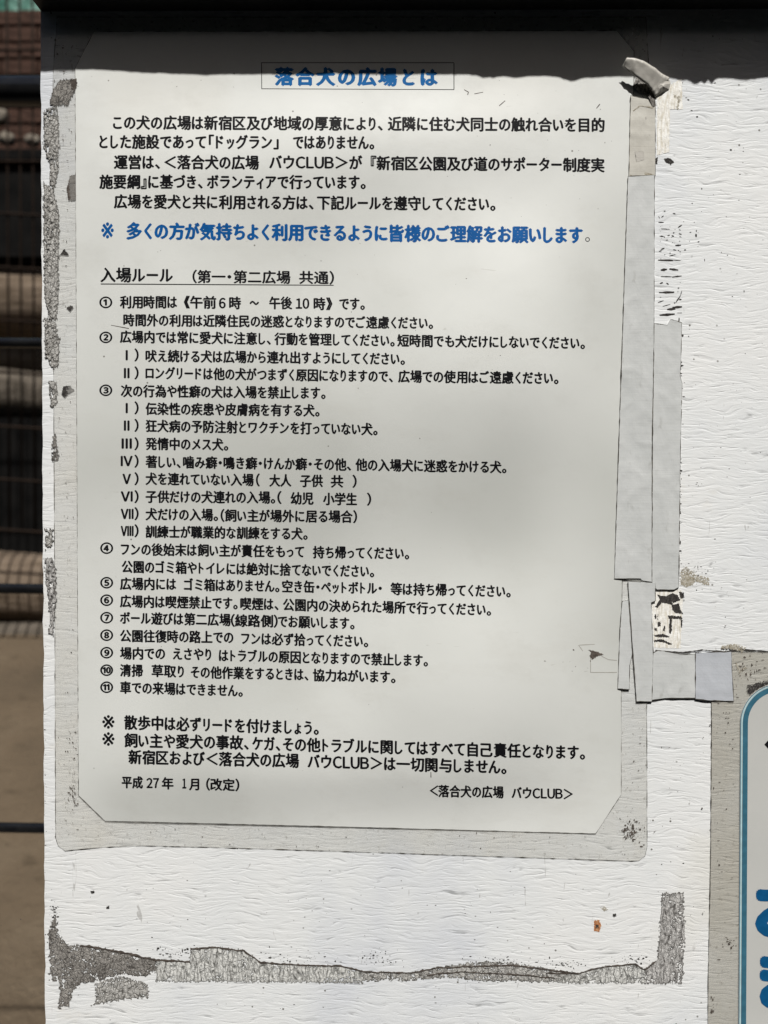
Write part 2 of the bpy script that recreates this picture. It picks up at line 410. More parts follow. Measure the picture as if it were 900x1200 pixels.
def log(px_y0, px_y1, Y, x0, x1, mat, name, label, tilt=0, cat='log'):
    a = at(20, px_y0, Y).z; b = at(20, px_y1, Y).z; zc = (a + b) / 2; r = (a - b) / 2
    cx0 = at(20, 0, Y).x
    bm = bmesh.new(); seg, rings = 20, 22
    rows = []
    for i in range(rows_n := rings):
        t = i / (rings - 1); x = x0 + (x1 - x0) * t; row = []
        rr = r * (1 + .12 * noise.noise(Vector((x * 1.3, zc * 9, 1)))); zz = zc + tilt * (x - cx0) + .05 * r * noise.noise(Vector((x, zc, 5)))
        for k in range(seg):
            an = 2 * math.pi * k / seg; q = rr * (1 + .07 * noise.noise(Vector((x * 2, math.cos(an) * 2, math.sin(an) * 2 + zc))))
            row.append(bm.verts.new((x, Y + q * math.cos(an), zz + q * math.sin(an))))
        rows.append(row)
    for i in range(rings - 1):
        for k in range(seg): bm.faces.new((rows[i][k], rows[i][(k + 1) % seg], rows[i + 1][(k + 1) % seg], rows[i + 1][k]))
    bm.faces.new(rows[0][::-1]); bm.faces.new(rows[-1])
    return from_bm(name, bm, mat, smooth=True, label=label, cat=cat)
log(648, 728, 4.1, -4.5, .9, 'bark_tan', 'fallen_log', 'thick tan log lying on the soil bank, just under the wire mesh', -.05)
log(728, 775, 3.95, -3.8, .6, 'bark_grey', 'fallen_log', 'thin dark brown log at the top of the bare soil slope', .03)
log(306, 398, 5.4, -5, 1.4, 'bark_tan', 'fallen_log', 'pale tan trunk seen through the mesh below the black bin', -.04)
log(398, 438, 5.5, -4.6, 1.2, 'bark_grey', 'fallen_log', 'dark trunk wedged between the pale trunk and the grey one', -.02)
log(433, 492, 5.3, -5.2, 1.0, 'bark_grey', 'fallen_log', 'grey brown trunk, lowest of those stacked behind the mesh', -.06)
# earth block under the stack, dark storage bin, stones, wall, tarpaulin
def zpx(py, Y): return at(20, py, Y).z
bm = bmesh.new(); box_bm(bm, -5.2, 1.5, 5.0, 5.9, .3, zpx(492, 5.3), .05)
from_bm('low_shelf', bm, 'bin_black', label='dark low shelf under the stacked trunks behind the wire mesh', cat='shelf')
e = empty('storage_bin', (at(20, 285, 5.6).x, 5.6, zpx(308, 5.6)), 'large black storage bin behind the wire mesh fence', 'bin')
bm = bmesh.new(); box_bm(bm, -4.6, .9, 5.1, 6.1, zpx(306, 5.1), zpx(190, 5.1), .03); from_bm('body', bm, 'bin_black', e)
bm = bmesh.new(); box_bm(bm, -4.65, .95, 5.05, 6.15, zpx(189.6, 5.05), zpx(173, 5.05), .02); from_bm('lid', bm, 'bin_black', e)
def stone(px, py, r, Y, lab, mat='stone_beige', sq=.8):
    bm = bmesh.new(); c = at(px, py, Y)
    bmesh.ops.create_icosphere(bm, subdivisions=3, radius=r)
    for v in bm.verts:
        k = 1 + .25 * noise.noise(v.co * 2.2 / r + Vector((px, py, 0))); v.co = Vector((v.co.x * k, v.co.y * k, v.co.z * k * sq)) + c
    from_bm('stone', bm, mat, smooth=True, label=lab, cat='stone')
stone(8, 163, .055, 5.3, 'beige stone on the bin lid nearest the left edge of the photo')
stone(38, 165, .05, 5.3, 'small beige stone on the bin lid close to the board edge')
stone(2, 136, .05, 5.4, 'pale stone resting high behind the black rail', sq=1.0)
e = empty('brick_wall', (-1.9, 6.5, 0), 'reddish brown brick wall far behind the mesh fence', 'wall')
z0, z1 = 0.3, zpx(26, 6.5)
bm = bmesh.new(); box_bm(bm, -5, 1.6, 6.53, 6.78, z0, z1 - .02); from_bm('mortar_core', bm, 'mortar', e)
bw, bh = .30, .13; bme = None; r_ = 0; z = zpx(300, 6.5)
while z < z1 - .02:
    x = -4.0 + (bw / 2 if r_ % 2 else 0)
    while x < .6:
        if bme is None:
            bm = bmesh.new(); box_bm(bm, -bw / 2 + .007, bw / 2 - .007, -.05, .05, -bh / 2 + .007, bh / 2 - .007, .008)
            bmesh.ops.translate(bm, verts=bm.verts, vec=e.location)
            o = from_bm('brick', bm, 'brick_brown', e); bme = o.data
        else:
            o = bpy.data.objects.new('brick', bme); COL.objects.link(o); o.parent = e
        o.location = Vector((x + bw / 2, 6.5 + random.uniform(-.006, .006), z + bh / 2)) - Vector(e.location)
        x += bw
    z += bh; r_ += 1
e = empty('tarpaulin', (-2.4, 6.9, 1.6), 'green tarpaulin draped behind the top of the brick wall', 'tarpaulin')
V, F = [], []
for j in range(14):
    for i in range(60):
        x = -6 + i * .14; V.append((x, 6.95 + .12 * math.sin(x * 9 + .3 * j) + .05 * math.sin(x * 23), 1.3 + j * .4))
for j in range(13):
    for i in range(59): a = j * 60 + i; F.append([a, a + 1, a + 61, a + 60])
o = link('cloth', V, F, 'tarp_green', e, smooth=True); md = o.modifiers.new('thickness', 'SOLIDIFY'); md.thickness = .01
bm = bmesh.new(); a = at(19, 30, 6.4); rod_bm(bm, (a.x, 6.88, .3), (a.x, 6.88, 4.5), .035)
from_bm('pale_post', bm, 'stone_beige', label='pale round post in front of the green tarpaulin', cat='post', smooth=True)

# mesh fence (rigid wire panel) at 3.5 m
FY = 3.45
e = empty('mesh_fence', (at(25, 620, FY).x, FY, gz(-1.4, FY)), 'blurred rusty brown wire mesh fence behind the black rails', 'fence')
zb = zpx(625, FY); x = at(9.5, 300, FY).x
first = None
for i in range(-42, 30):
    if first is None:
        bm = bmesh.new(); rod_bm(bm, (0, 0, 0), (0, 0, 3.4), .0052, 8); bmesh.ops.translate(bm, verts=bm.verts, vec=e.location); o = from_bm('upright_wire', bm, 'wire_dark', e, smooth=True); first = o.data
    else: o = bpy.data.objects.new('upright_wire', first); COL.objects.link(o); o.parent = e
    o.location = Vector((x + i * .0585, FY, zb)) - Vector(e.location)
for py in (-160, -60, 60, 126, 190, 252, 315, 377, 438, 501, 563, 622):
    bm = bmesh.new(); zc = zpx(py, FY); X0, X1 = x - 42 * .0585, x + 29 * .0585; c = at(25, 0, FY).x
    s = -.055 if py > 250 else 0
    rod_bm(bm, (X0, FY - .009, zc - s * (c - X0)), (X1, FY - .009, zc + s * (X1 - c)), .006, 8)
    from_bm('cross_wire', bm, 'wire_dark', e, smooth=True)
for xx in (x - 2.5, x + 1.72):
    bm = bmesh.new(); rod_bm(bm, (xx, FY + .03, .1), (xx, FY + .03, 3.9), .025); from_bm('post', bm, 'wire_dark', e, smooth=True)

# black railing close behind the board
RY = .42
e = empty('black_railing', (0, RY, 0), 'black metal railing with horizontal bars just behind the board', 'railing')
for py, th in ((-182, 12), (107.5, 34), (402, 12), (690, 12.5), (970, 12), (1255, 12)):
    z = at(25, py, RY).z; r = th / 2 * (RY + D) / 1000
    bm = bmesh.new(); rod_bm(bm, (-1.5, RY, z), (1.6, RY, z), r, 20); from_bm('rail', bm, 'rail_black', e, smooth=True)
for xx in (-1.5, .05, 1.6):
    bm = bmesh.new(); box_bm(bm, xx - .02, xx + .02, RY + .014, RY + .054, 0, 2.05, .004); from_bm('post', bm, 'rail_black', e)

# dark hedge closing the view
e = empty('dark_hedge', (0, 9, 0), 'dark evergreen hedge closing the view behind the wall', 'hedge')
V, F = [], []
for i in range(9000):
    c = Vector((random.uniform(-9, 5), 8.6 + random.random() ** .5 * 1.2, random.uniform(.3, 5.2 + .6 * noise.noise(Vector((i * .01, 0, 0))))))
    u = Vector((random.gauss(0, 1), random.gauss(0, 1), random.gauss(0, 1))).normalized() * .16; w = u.cross(Vector((random.gauss(0, 1), 1, .3))).normalized() * .09
    b = len(V); V += [c - u, c + w, c + u, c - w]; F.append([b, b + 1, b + 2, b + 3])
o = link('foliage', V, F, 'leaf_dark', e, kind='stuff')
bm = bmesh.new(); box_bm(bm, -9, 5, 9.6, 9.9, .2, 5.2, .1); from_bm('inner_growth', bm, 'leaf_dark', e)

# unseen trees, added behind the camera to block sky light on the board
def added_shade_tree(x0, y0, hgt, rad, seed, label):
    rnd = random.Random(seed); t = empty('added_evergreen', (x0, y0, 0), label, 'tree', 'unseen evergreens added to block sky light')
    bm = bmesh.new()
    bmesh.ops.create_cone(bm, cap_ends=True, segments=14, radius1=.26, radius2=.07, depth=hgt * .9, matrix=Matrix.Translation((x0, y0, hgt * .45)))
    for k in range(7):
        z = .8 + k * hgt * .1; a = rnd.random() * 6.28; rod_bm(bm, (x0, y0, z), (x0 + rad * .7 * math.cos(a), y0 + rad * .7 * math.sin(a), z + .9), .05, 7)
    from_bm('trunk', bm, 'bark_grey', t)
    V, F = [], []
    for i in range(5200):
        u = rnd.random(); z = .25 + u * (hgt - .25); rr = rad * (1 - .45 * u ** 3) * (rnd.random() ** .35) * (1 + .2 * noise.noise(Vector((u * 5, seed, 0)))); a = rnd.random() * 6.283
        c = Vector((x0 + rr * math.cos(a), y0 + rr * math.sin(a), z))
        d = Vector((rnd.gauss(0, 1), rnd.gauss(0, 1), rnd.gauss(0, 1))).normalized() * .2; w = d.cross(Vector((rnd.gauss(0, 1), 1, .3))).normalized() * .11
        b = len(V); V += [c - d, c + w, c + d, c - w]; F.append([b, b + 1, b + 2, b + 3])
    link('crown', V, F, 'leaf_dark', t, kind='stuff')
for k, (x, y, h, r_, lab) in enumerate(((-5.6, -3.4, 5.0, 1.9, 'unseen evergreen added to block sky light, farthest left behind the camera'), (-2.6, -4.3, 5.2, 1.9, 'unseen evergreen added to block sky light, left of the middle one'), (.3, -4.6, 5.2, 1.9, 'unseen evergreen added to block sky light, straight across from the board'), (3.2, -4.3, 5.2, 1.9, 'unseen evergreen added to block sky light, right of the middle one'), (6.1, -3.4, 5.0, 1.9, 'unseen evergreen added to block sky light, farthest right behind the camera'))):
    added_shade_tree(x, y, h, r_, 40 + k, lab)

# ------------------------------------------------------------------ the notice board
LX = at(51.2, 640).x
ZT = P(400, 12).z
board = empty('notice_board', (0.12, 0, 0), 'white park notice board with wrinkled coating under a black roof', 'notice board')
bx1 = LX + 1.15; bz0 = .78
# panel: front skin subdivided, left edge a little eaten away
V, F = [], []
zz = [bz0 + (ZT + .02 - bz0) * i / 220 for i in range(221)]
cols = [0, .004, .1, .4, .8, 1.15]
for z in zz:
    for k, c in enumerate(cols):
        x = LX + c
        if k == 0: x += .0005 * noise.noise(Vector((3, 0, z * 60))) + .0005 * noise.noise(Vector((9, 0, z * 400))) - .0004
        V.append((x, 0, z))
nc = len(cols)
for j in range(220):
    for k in range(nc - 1): a = j * nc + k; F.append([a, a + 1, a + nc + 1, a + nc])
link('panel', V, F, 'board_white', board)
V2, F2 = [], []
for j, z in enumerate(zz):
    p = V[j * nc]; V2 += [(p[0], 0.0, z), (LX + .0005, .012, z), (bx1, .012, z), (bx1, 0.0, z)]
for j in range(220):
    a = j * 4
    F2 += [[a, a + 4, a + 5, a + 1], [a + 1, a + 5, a + 6, a + 2], [a + 2, a + 6, a + 7, a + 3]]
link('panel_core', V2, F2, 'board_edge', board)
bm = bmesh.new(); box_bm(bm, LX - .0012, bx1 + .01, -.014, .05, ZT, ZT + .085, .0015); from_bm('header_rail', bm, 'black_metal', board)
for xx in (LX + .15, bx1 - .09):
    bm = bmesh.new(); box_bm(bm, xx, xx + .05, .0125, .0625, 0, ZT - .002, .003); from_bm('post', bm, 'black_metal', board)
# roof: its front lip throws the shadow; the lip is chipped and a little uneven
lipY = -.055
drop = (-lipY) * SUN.z / -SUN.y
shift = (-lipY) * SUN.x / -SUN.y
def shadow_px(px):
    y = 79 + 5.5 * smooth01((px - 50) / 200) + 2 * smooth01((px - 540) / 30) + .5 * smooth01((px - 500) / 300)
    y += 1.1 * noise.noise(Vector((px * .05, 1, 0))) + .8 * noise.noise(Vector((px * .21, 4, 0)))
    for c, w, a in ((564, 5, 2.6), (575, 5, 2.2), (601, 8, 2), (664, 12, 5.5), (690, 10, 2), (806, 7, 7), (817, 3, 6), (825, 3, 6.5), (862, 10, 2.4), (790, 6, 3), (120, 30, -1.5), (240, 6, 1.2), (340, 5, 1), (395, 9, -1), (450, 5, 1.2), (500, 6, -.8)):
        y += a * math.exp(-((px - c) / w) ** 2)
    return y
V, F = [], []
n_ = 700; x0r, x1r = LX - .06, bx1 + .06; zr = ZT + .087
back = []
for i in range(n_ + 1):
    x = x0r + (x1r - x0r) * i / n_
    xp = x - shift
    px = 50 + (xp - LX) / .00045
    zl = P(px, shadow_px(px)).z + drop
    V += [(x, lipY, zl), (x, lipY - .0015, zl), (x, lipY - .0015, zr + .03), (x, lipY, zr + .012), (x, .10, zr + .045), (x, .10, zr + .058)]
for i in range(n_):
    a = i * 6
    for k in range(5):
        F.append([a + k, a + k + 1, a + 7 + k, a + 6 + k])
    F.append([a + 5, a + 0 + 2, a + 8, a + 11])
link('roof', V, F, 'black_metal', board)
bm = bmesh.new(); box_bm(bm, LX + .02, bx1 - .02, -.06, .08, ZT + .0855, zr + .020, .001); from_bm('roof_bearer', bm, 'black_metal', board)

# ------------------------------------------------------------------ the rules notice in its laminate
no = empty('laminated_notice', P(400, 1000), 'laminated sheet of Japanese dog park rules with blue heading on the white board', 'notice')
filmp = [(67, 20), (757, 20), (761, 90), (761, 480), (758, 820), (758.5, 992), (756, 1003), (749, 1008.5), (740, 1009), (620, 1005), (500, 1001), (380, 997), (250, 993), (165, 991), (120, 993), (76, 997), (68, 991), (65, 982), (64, 700), (62.5, 400), (62, 85)]
sheet('laminate_film', filmp, .22, .1, 'clear_film', no, swell, 14)
sheet('paper', [(110, 37), (723, 36), (743, 60), (741, 200), (736.5, 400), (732, 560), (729, 690), (728, 810), (728, 931), (698, 977), (410, 969), (123, 962), (92, 932), (90, 500), (88, 80)], .33, .12, 'laminated_paper', no, swell, 10)
T = [
 ([('この犬の広場は新宿区及び地域の厚意により、', 133, 448, 143.5, 145), ('近隣に住む犬同士の触れ合いを目的', 455, 708, 145, 146.5)], 16.8),
 ([('とした施設であって「ドッグラン」', 117, 326, 166, 166.5), ('ではありません。', 344, 438, 166.5, 167)], 16.8),
 ([('運営は、', 134, 187, 190, 190), ('＜落合犬の広場', 193, 303, 190, 190.5), ('バウCLUB＞が', 316, 424, 190, 190.5), ('『新宿区公園及び道のサポーター制度実', 435, 708, 191, 193.5)], 16.8),
 ([('施要綱』に基づき、', 117, 237, 213, 213), ('ボランティアで行っています。', 243, 428, 213, 213.5)], 16.8),
 ([('広場を愛犬と共に利用される方は、', 134, 367, 236, 237.5), ('下記ルールを遵守してください。', 372, 580, 237.5, 239)], 16.8),
 ([('①', 117, 131, 354, 354), ('利用時間は', 141, 207, 354, 354), ('《午前', 216, 253, 354, 354.5), ('6', 257, 264, 355, 355), ('時', 269, 282, 355, 355), ('～', 293, 303, 355, 355), ('午後', 316, 342, 355, 355), ('10', 347, 362, 355.5, 355.5), ('時》', 368, 389, 356, 356), ('です。', 398, 427, 356, 356)], 15),
 ([('時間外の利用は近隣住民の迷惑となりますのでご遠慮ください。', 145, 507, 375, 378.5)], 14.6),
 ([('②', 117, 131, 395, 395), ('広場内では常に愛犬に注意し、', 141, 317, 394.5, 397), ('行動を管理してください。', 322, 462, 397, 399), ('短時間でも犬だけにしないでください。', 466, 685, 399, 402)], 14.8),
 ([('Ⅰ', 147, 150, 416, 416), ('）', 158, 162, 416, 416), ('吠え続ける犬は広場から連れ出すようにしてください。', 171, 474, 417, 420.5)], 14.8),
 ([('Ⅱ', 144, 153, 437, 437), ('）', 158, 162, 437, 437), ('ロングリードは他の犬がつまずく原因になりますので、', 171, 460, 437, 441), ('広場での使用はご遠慮ください。', 467, 654, 441, 443)], 14.8),
 ([('③', 117, 131, 457, 457), ('次の行為や性癖の犬は入場を禁止します。', 142, 381, 458, 460.5)], 14.8),
 ([('Ⅰ', 147, 150, 478, 478), ('）', 158, 162, 478, 478), ('伝染性の疾患や皮膚病を有する犬。', 171, 374, 479, 481)], 14.8),
 ([('Ⅱ', 144, 153, 498.5, 498.5), ('）', 158, 162, 498.5, 498.5), ('狂犬病の予防注射とワクチンを打っていない犬。', 171, 442, 499, 503)], 14.8),
 ([('Ⅲ', 143, 154, 519.5, 519.5), ('）', 158, 162, 520, 520), ('発情中のメス犬。', 171, 267, 520, 521)], 14.8),
 ([('Ⅳ', 142, 155, 540, 540), ('）', 158, 162, 540.5, 540.5), ('著しい、噛み癖・鳴き癖・けんか癖・その他、', 171, 411, 541, 544.5), ('他の入場犬に迷惑をかける犬。', 417, 593, 544.5, 547.5)], 14.8),
 ([('Ⅴ', 144, 153, 561, 561), ('）', 158, 162, 561, 561), ('犬を連れていない入場（', 171, 304, 561, 562.5), ('大人', 316, 341, 563, 563), ('子供', 352, 378, 563.5, 563.5), ('共', 388, 402, 564, 564), ('）', 413, 418, 564, 564)], 14.8),
 ([('Ⅵ', 142, 155, 581.5, 581.5), ('）', 158, 162, 582, 582), ('子供だけの犬連れの入場。', 171, 322, 582, 583), ('（', 325, 330, 583, 583), ('幼児', 341, 367, 584, 584), ('小学生', 379, 418, 584.5, 585), ('）', 430, 435, 585, 585)], 14.8),
 ([('Ⅶ', 142, 156, 602, 602), ('）', 158, 162, 602, 602), ('犬だけの入場。', 171, 255, 602.5, 603.5), ('（飼い主が場外に居る場合）', 259, 418, 604, 605.5)], 14.8),
 ([('Ⅷ', 142, 156, 622, 622), ('）', 158, 162, 622, 622), ('訓練士が職業的な訓練をする犬。', 171, 360, 623, 625.5)], 14.8),
 ([('④', 118, 132, 642, 642), ('フンの後始末は飼い主が責任をもって', 142, 356, 643.5, 646.5), ('持ち帰ってください。', 367, 479, 647, 648.5)], 14.8),
 ([('公園のゴミ箱やトイレには絶対に捨てないでください。', 143, 438, 664, 669.5)], 14.8),
 ([('⑤', 118, 132, 682.5, 682.5), ('広場内には', 141, 206, 684, 684.5), ('ゴミ箱はありません。', 216, 327, 685, 687), ('空き缶・ペットボトル・', 331, 447, 687, 689.5), ('等は持ち帰ってください。', 458, 598, 690, 693)], 14.8),
 ([('⑥', 118, 132, 703, 703), ('広場内は喫煙禁止です。', 141, 278, 704.5, 707), ('喫煙は、', 282, 326, 707.5, 708), ('公園内の決められた場所で行ってください。', 332, 575, 708.5, 714.5)], 14.8),
 ([('⑦', 118, 132, 723.5, 723.5), ('ボール遊びは第二広場', 141, 270, 724, 726.5), ('（線路側）', 271, 325, 727, 728), ('でお願いします。', 326, 415, 728, 730.5)], 14.8),
 ([('⑧', 118, 132, 744, 744), ('公園往復時の路上での', 141, 273, 745, 747), ('フンは必ず拾ってください。', 283, 431, 748, 751.5)], 14.8),
 ([('⑨', 118, 132, 764.5, 764.5), ('場内での', 141, 193, 765.5, 766), ('えさやり', 203, 247, 766, 767), ('はトラブルの原因となりますので禁止します。', 257, 501, 768, 774)], 14.8),
 ([('⑩', 118, 132, 785, 785), ('清掃', 141, 167, 785.5, 786), ('草取り', 178, 215, 786, 787), ('その他作業をするときは、', 224, 361, 787.5, 790.5), ('協力ねがいます。', 367, 463, 791, 793.5)], 14.8),
 ([('⑪', 118, 132, 805, 805), ('車での来場はできません。', 141, 284, 805.5, 809.5)], 14.8),
 ([('※', 120, 134, 846, 846), ('散歩中は必ずリードを付けましょう。', 146, 373, 846.5, 853)], 17),
 ([('※', 120, 134, 866, 866), ('飼い主や愛犬の事故、', 146, 291, 867.5, 870.5), ('ケガ、', 296, 328, 871, 872), ('その他トラブルに関してはすべて自己責任となります。', 332, 685, 872, 882)], 17),
 ([('新宿区および＜落合犬の広場', 151, 350, 887, 891.5), ('バウCLUB＞は一切関与しません。', 361, 593, 892, 899)], 17),
 ([('平成', 143, 167, 916.5, 917), ('27', 172, 186, 917.5, 917.5), ('年', 190, 203, 918, 918), ('1', 214, 218, 918, 918), ('月', 222, 233, 919, 919), ('（改定）', 242, 280, 919, 920)], 14.4),
 ([('＜', 504, 513, 926.5, 926.5), ('落合犬の広場', 514, 590, 927, 928.5), ('バウCLUB', 600, 659, 929, 930), ('＞', 661, 671, 930.5, 930.5)], 14.4),
]
for segs, em in T: text_part('text_line', segs, em * 1.05, 'ink_black', no, .041)
text_part('heading_line', [('入場ルール', 118, 202, 322, 322.5, 18.5), ('（第一・第二広場', 226, 340, 324, 325, 16.2), ('共通）', 351, 391, 325, 325.5, 16.2)], 18, 'ink_black', no, .036)
sheet('heading_underline', [(118, 332.2), (391, 333.8), (391, 334.8), (118, 333.4)], .45, .03, 'ink_black', no, swell, 14)
text_part('blue_line', [('※', 119, 133, 270, 270), ('多くの方が気持ちよく利用できるように皆様のご理解をお願いします', 149, 682, 270.5, 275.5)], 21, 'ink_blue', no, .052, label='line of bold blue Japanese lettering')
text_part('blue_line_stop', [('。', 685, 692, 275.5, 275.5)], 18, 'ink_black', no, .0)
TT = '落合犬の広場とは'
text_part('title_lettering', [(ch, 323 + i * 24.2 + (1.5 if ch in 'のとは' else 0), 343.5 + i * 24.2 - (1.0 if ch in 'のとは' else 0), 89.5 + i * .12, 89.6 + i * .12) for i, ch in enumerate(TT)], 22.5, 'ink_title', no, .058, label='bold blue Japanese title in a thin black box')
for q in (line_poly([(306, 73.5), (532, 73.5)], .8), line_poly([(306.3, 104), (532, 105)], .8), line_poly([(306.5, 74), (306.7, 104)], .8), line_poly([(532, 74), (532, 105)], .9)):
    sheet('title_box_edge', q, .45, .03, 'ink_black', no, swell, 14)

# ------------------------------------------------------------------ blue-bordered sign, right
si = empty('bordered_sign', P(900, 1190), 'grey sign with rounded blue border and large blue letters at the right edge', 'sign')
sheet('laminate_film', [(833.5, 764), (1180, 768), (1180, 1560), (828, 1560), (830, 1150), (833, 1000), (834, 850)], .20, .35, 'dirty_film', si, flat, 40)
def rrect(x0, x1, y0, y1, r, n=14):
    out = []
    for cx, cy, a0 in ((x0 + r, y0 + r, 180), (x1 - r, y0 + r, 270), (x1 - r, y1 - r, 0), (x0 + r, y1 - r, 90)):
        for i in range(n + 1):
            a = R(a0 + 90 * i / n); out.append((cx + r * math.cos(a), cy + r * math.sin(a)))
    return [(x - .006 * (y - 900), y) for x, y in out]
def ring(name, ro, ri, base, thick, mat, parent):
    m = len(ro); V = [P(*p, base + thick) for p in ro] + [P(*p, base + thick) for p in ri] + [P(*p, base) for p in ro] + [P(*p, base) for p in ri]; F = []
    for i in range(m):
        j = (i + 1) % m
        F += [[i, j, m + j, m + i], [i, 2 * m + i, 2 * m + j, j], [m + i, m + j, 3 * m + j, 3 * m + i]]
    return link(name, V, F, mat, parent)
X0, X1, Y0, Y1 = 867, 1150, 801, 1500
sheet('paper', rrect(X0, X1, Y0, Y1, 46), .56, .25, 'sign_paper', si)
ring('border', rrect(X0 + 3.2, X1 - 3.2, Y0 + 3.2, Y1 - 3.2, 43), rrect(X0 + 9.2, X1 - 9.2, Y0 + 9.2, Y1 - 9.2, 37), .82, .08, 'border_teal', si)
ring('border_line', rrect(X0 + .3, X1 - .3, Y0 + .3, Y1 - .3, 46), rrect(X0 + 1.1, X1 - 1.1, Y0 + 1.1, Y1 - 1.1, 45), .82, .08, 'border_teal', si)
ring('border_highlight', rrect(X0 + 1.5, X1 - 1.5, Y0 + 1.5, Y1 - 1.5, 45), rrect(X0 + 2.8, X1 - 2.8, Y0 + 2.8, Y1 - 2.8, 43), .82, .08, 'border_pale', si)
text_part('large_letter', [('お', 889, 950, 1064, 1064, 75)], 75, 'sign_blue', si, .056, .88, flat)
text_part('large_letter', [('ま', 889, 945, 1147, 1147, 74)], 74, 'sign_blue', si, .056, .88, flat)
text_part('black_mark', [('◆', 896, 918, 872, 872, 26)], 26, 'ink_black', si, .01, .88, flat)

# ------------------------------------------------------------------ tape
n = N('rim_shade_dirt'); n.done(n.ramp(n.noise(n.co, 400, 3), [(.35, (.05, .045, .038)), (.7, (.17, .16, .14))]), .8, None, .05)
FILM_RIMS = True
GT = 'tape strips holding the notices'
def ripple(px, py):
    r = 1 - abs(noise.noise(Vector((px / 26, py / 40, 5)))) * 2
    return .16 * noise.noise(Vector((px / 24, py / 42, 1))) + .26 * max(0, r) ** 8 + .08 * noise.noise(Vector((px / 7, py / 9, 2)))
def shade_dirt_rim(name, poly, base, parent, hf, w=.9, seed=0, mat='rim_shade_dirt', step=4):
    """thin edge shadow painted as a dark ribbon, with caught dirt, broken and uneven"""
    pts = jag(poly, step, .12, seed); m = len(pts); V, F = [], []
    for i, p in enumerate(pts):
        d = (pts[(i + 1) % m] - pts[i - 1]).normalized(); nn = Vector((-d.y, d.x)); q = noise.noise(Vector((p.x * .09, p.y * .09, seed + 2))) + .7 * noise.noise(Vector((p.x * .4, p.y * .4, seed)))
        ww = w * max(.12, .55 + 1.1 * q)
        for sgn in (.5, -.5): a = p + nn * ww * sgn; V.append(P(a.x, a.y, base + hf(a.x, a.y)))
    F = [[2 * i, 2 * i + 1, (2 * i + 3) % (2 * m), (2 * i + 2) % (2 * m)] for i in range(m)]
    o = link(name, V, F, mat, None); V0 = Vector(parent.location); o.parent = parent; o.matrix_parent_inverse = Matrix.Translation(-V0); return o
def tape(poly, base, thick, mat, label, amp=.25, seed=1, step=5):
    o = sheet('tape_strip', jag(poly, step, amp, seed), base, thick, mat, None, ripple, 3.5, label=label, cat='tape', group=GT)
    shade_dirt_rim('shade_dirt_edge', poly, base + thick + .03, o, ripple, .95, seed)
    return o
shade_dirt_rim('shade_dirt_edge', filmp, .36, no, swell, .8, 31)
shade_dirt_rim('shade_dirt_edge', [(833.5, 764), (1180, 768), (1180, 1560), (828, 1560), (830, 1150), (833, 1000), (834, 850)], .59, si, flat, 1.0, 33)
shade_dirt_rim('shade_dirt_edge', [(110, 37), (723, 36), (743, 60), (741, 200), (736.5, 400), (732, 560), (729, 690), (728, 810), (728, 931), (698, 977), (410, 969), (123, 962), (92, 932), (90, 500), (88, 80)], .47, no, swell, .75, 35)
tape([(739, 112), (768, 118), (768, 206), (737, 209)], .1, .75, 'tape_beige', 'dirty beige tape below the curled flap, with two dark square marks', .4, 2)
tape([(736, 206.5), (767, 205), (766.5, 390), (764, 520), (764, 682), (752, 680), (751, 678), (720, 678), (728, 440)], .1, .92, 'tape_grey', 'long narrow grey tape down the right edge of the rules notice', .2, 3)
tape([(766.8, 379), (782, 381), (786, 374), (799, 378), (798, 425), (797, 440), (799.5, 450), (797.5, 520), (796.5, 600), (795.5, 688), (790, 691), (770, 691), (764, 684), (765, 500)], .1, .74, 'tape_grey', 'wider grey tape with frayed right edge, beside the long narrow one', .45, 4, 3)
tape([(736, 681), (768, 683), (768, 704), (763, 706), (765.5, 764), (764, 822), (746, 822), (737.5, 703)], .1, .98, 'tape_grey', 'slanting grey tape crossing the left end of the horizontal tape', .2, 5)
tape([(729, 705), (736.5, 703), (741, 767), (738, 780), (737.5, 808), (724, 807), (726.5, 740)], .1, .85, 'tape_grey', 'short grey tape on the notice edge left of the slanting one', .3, 6)
tape([(752, 822), (754, 790), (764, 766), (771, 762), (800, 767), (819, 766), (819, 818), (805, 818), (780, 818)], .1, .80, 'tape_grey', 'horizontal grey tape joining the two notices', .3, 7)
tape([(815, 765), (857, 763.5), (858, 790), (860, 821.5), (833, 821), (815, 819)], .1, 1.0, 'tape_blue_grey', 'bluish grey tape end over the horizontal tape', .3, 8)
tape([(737, 681), (740, 681), (740, 702), (737, 703)], .1, .6, 'tape_old', 'tiny sliver of old tape left of the slanting tape top', .1, 9)
for q, lab in (([(746, 137), (757, 136), (758, 146), (746, 148)], 0), ([(744, 177), (754, 176), (755, 188), (745, 190)], 0)):
    pass
